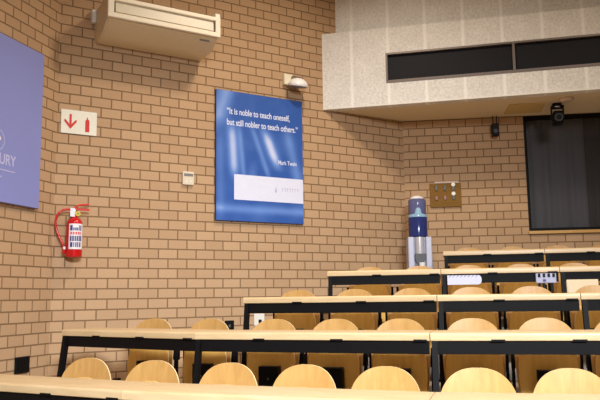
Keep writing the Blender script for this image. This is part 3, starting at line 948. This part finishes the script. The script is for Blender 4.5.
# security camera under the soffit
cc = thing('security_camera', 'black camera with a round lens hung under the soffit before the window', 'camera', (3.05, 8.16, 3.768), rad(-12))
bm = bmesh.new(); lathe(bm, [(0.05, -0.03), (0.055, -0.02), (0.055, 0.0)], (0, 0, 0), 24); link('mount', bm, 'black_plastic', cc)
link('bracket', B_(-0.074, 0.074, -0.05, 0.03, -0.062, -0.028, bev=0.012), 'black_plastic', cc)
for s in (-1, 1):
    link('yoke_arm', B_(s * 0.066 - 0.008, s * 0.066 + 0.008, -0.03, 0.02, -0.19, -0.04, bev=0.003), 'black_plastic', cc)
bm = bmesh.new(); box(bm, -0.055, 0.055, -0.09, 0.10, -0.25, -0.10, bev=0.02, seg=3); link('housing', bm, 'black_plastic', cc, smooth=30)
bm = bmesh.new(); lathe(bm, [(0.047, -0.108), (0.047, -0.09)], (0, 0, -0.185), 28, 'Y'); rg = link('lens_ring', bm, 'ac_dark', cc)
bm = bmesh.new(); lathe(bm, [(0.001, -0.112), (0.030, -0.110), (0.034, -0.106)], (0, 0, -0.185), 28, 'Y'); link('lens', bm, 'dark_glass', rg)
link('bright_spot', B_(-0.028, 0.028, -0.054, -0.048, -0.055, -0.037, bev=0.002), 'chrome', cc)

# hatch and detector on the soffit
hz = KZ0 - 0.002
bm = bmesh.new()
prism(bm, [(2.492, 8.16), (2.90, 8.10), (2.975, 8.50), (2.545, 8.57)], hz - 0.012, hz + 0.004)
tag(link('ceiling_hatch', bm, 'hatch_paint'), 'flat ochre access panel set in the soffit left of the camera', 'hatch')
bm = bmesh.new(); lathe(bm, [(0.058, -0.035), (0.075, -0.02), (0.078, 0.004)], (0, 0, 0), 28)
sd = link('smoke_detector', bm, 'smoke_white', None, smooth=40); sd.location = (3.08, 7.93, KZ0)
tag(sd, 'small round pale detector on the soffit beside the camera', 'smoke detector')

# water cooler in the corner
wc = thing('water_cooler', 'grey water cooler with a dark blue bottle standing in the back corner', 'water cooler', (1.413, 8.50, tier(5)), rad(-3))
zt = 2.232 - tier(5)
hw = 0.14
bm = bmesh.new()
box(bm, -hw, -0.068, -0.16, 0.10, 0, zt, bev=0.012); box(bm, 0.068, hw, -0.16, 0.10, 0, zt, bev=0.012)
box(bm, -0.08, 0.08, -0.10, 0.10, 0, zt - 0.004)
link('cabinet', bm, 'cooler_shell', wc)
bm = bmesh.new()
lathe(bm, [(0.056, zt - 0.34), (0.058, zt - 0.33), (0.058, zt - 0.002)], (0, -0.10, 0), 28)
link('front_column', bm, 'cooler_silver', wc, smooth=40)
bm = bmesh.new()
pts = [(-0.060, zt - 0.20), (-0.058, zt - 0.27), (-0.032, zt - 0.325), (0, zt - 0.34), (0.032, zt - 0.325), (0.058, zt - 0.27), (0.060, zt - 0.20)]
flat(bm, pts, -0.10, 0.066)
link('tap_recess', bm, 'cooler_dark', wc)
bm = bmesh.new(); lathe(bm, [(0.030, 0), (0.036, 0.07)], (0.012, -0.205, zt - 0.375), 20); lathe(bm, [(0.05, -0.012), (0.05, 0.0)], (0.012, -0.2, zt - 0.375), 20)
link('drip_cup', bm, 'cup_white', wc)
link('drip_tray', B_(-0.06, 0.06, -0.26, -0.15, zt - 0.405, zt - 0.388), 'cooler_dark', wc)
bm = bmesh.new()
lathe(bm, [(0.09, 0.0), (0.112, 0.01), (0.114, 0.25), (0.106, 0.270), (0.06, 0.285)], (0, -0.01, zt), 36)
bo = link('bottle', bm, 'bottle_blue', wc, smooth=40)
bm = bmesh.new()
lathe(bm, [(0.114, 0.238), (0.1165, 0.25), (0.113, 0.268), (0.085, 0.282)], (0, -0.012, zt + 0.002), 36)
link('shoulder_ring', bm, 'bottle_water', bo, smooth=40)
bm = bmesh.new()
lathe(bm, [(0.048, 0.275), (0.042, 0.30), (0.036, 0.335), (0.028, 0.352)], (0, -0.075, zt), 24)
link('neck', bm, 'bottle_water', bo, smooth=40)
bm = bmesh.new()
lathe(bm, [(0.102, 0.277), (0.106, 0.285), (0.106, 0.43), (0.102, 0.455), (0.086, 0.468)], (0, 0.005, zt), 36)
link('upper_bottle', bm, 'bottle_pale', wc, smooth=40)
bm = bmesh.new()
lathe(bm, [(0.086, 0.462), (0.08, 0.482), (0.058, 0.498), (0.03, 0.507), (0.004, 0.508)], (0, 0.005, zt), 36)
link('dome_cap', bm, 'lamp_white', wc, smooth=40)
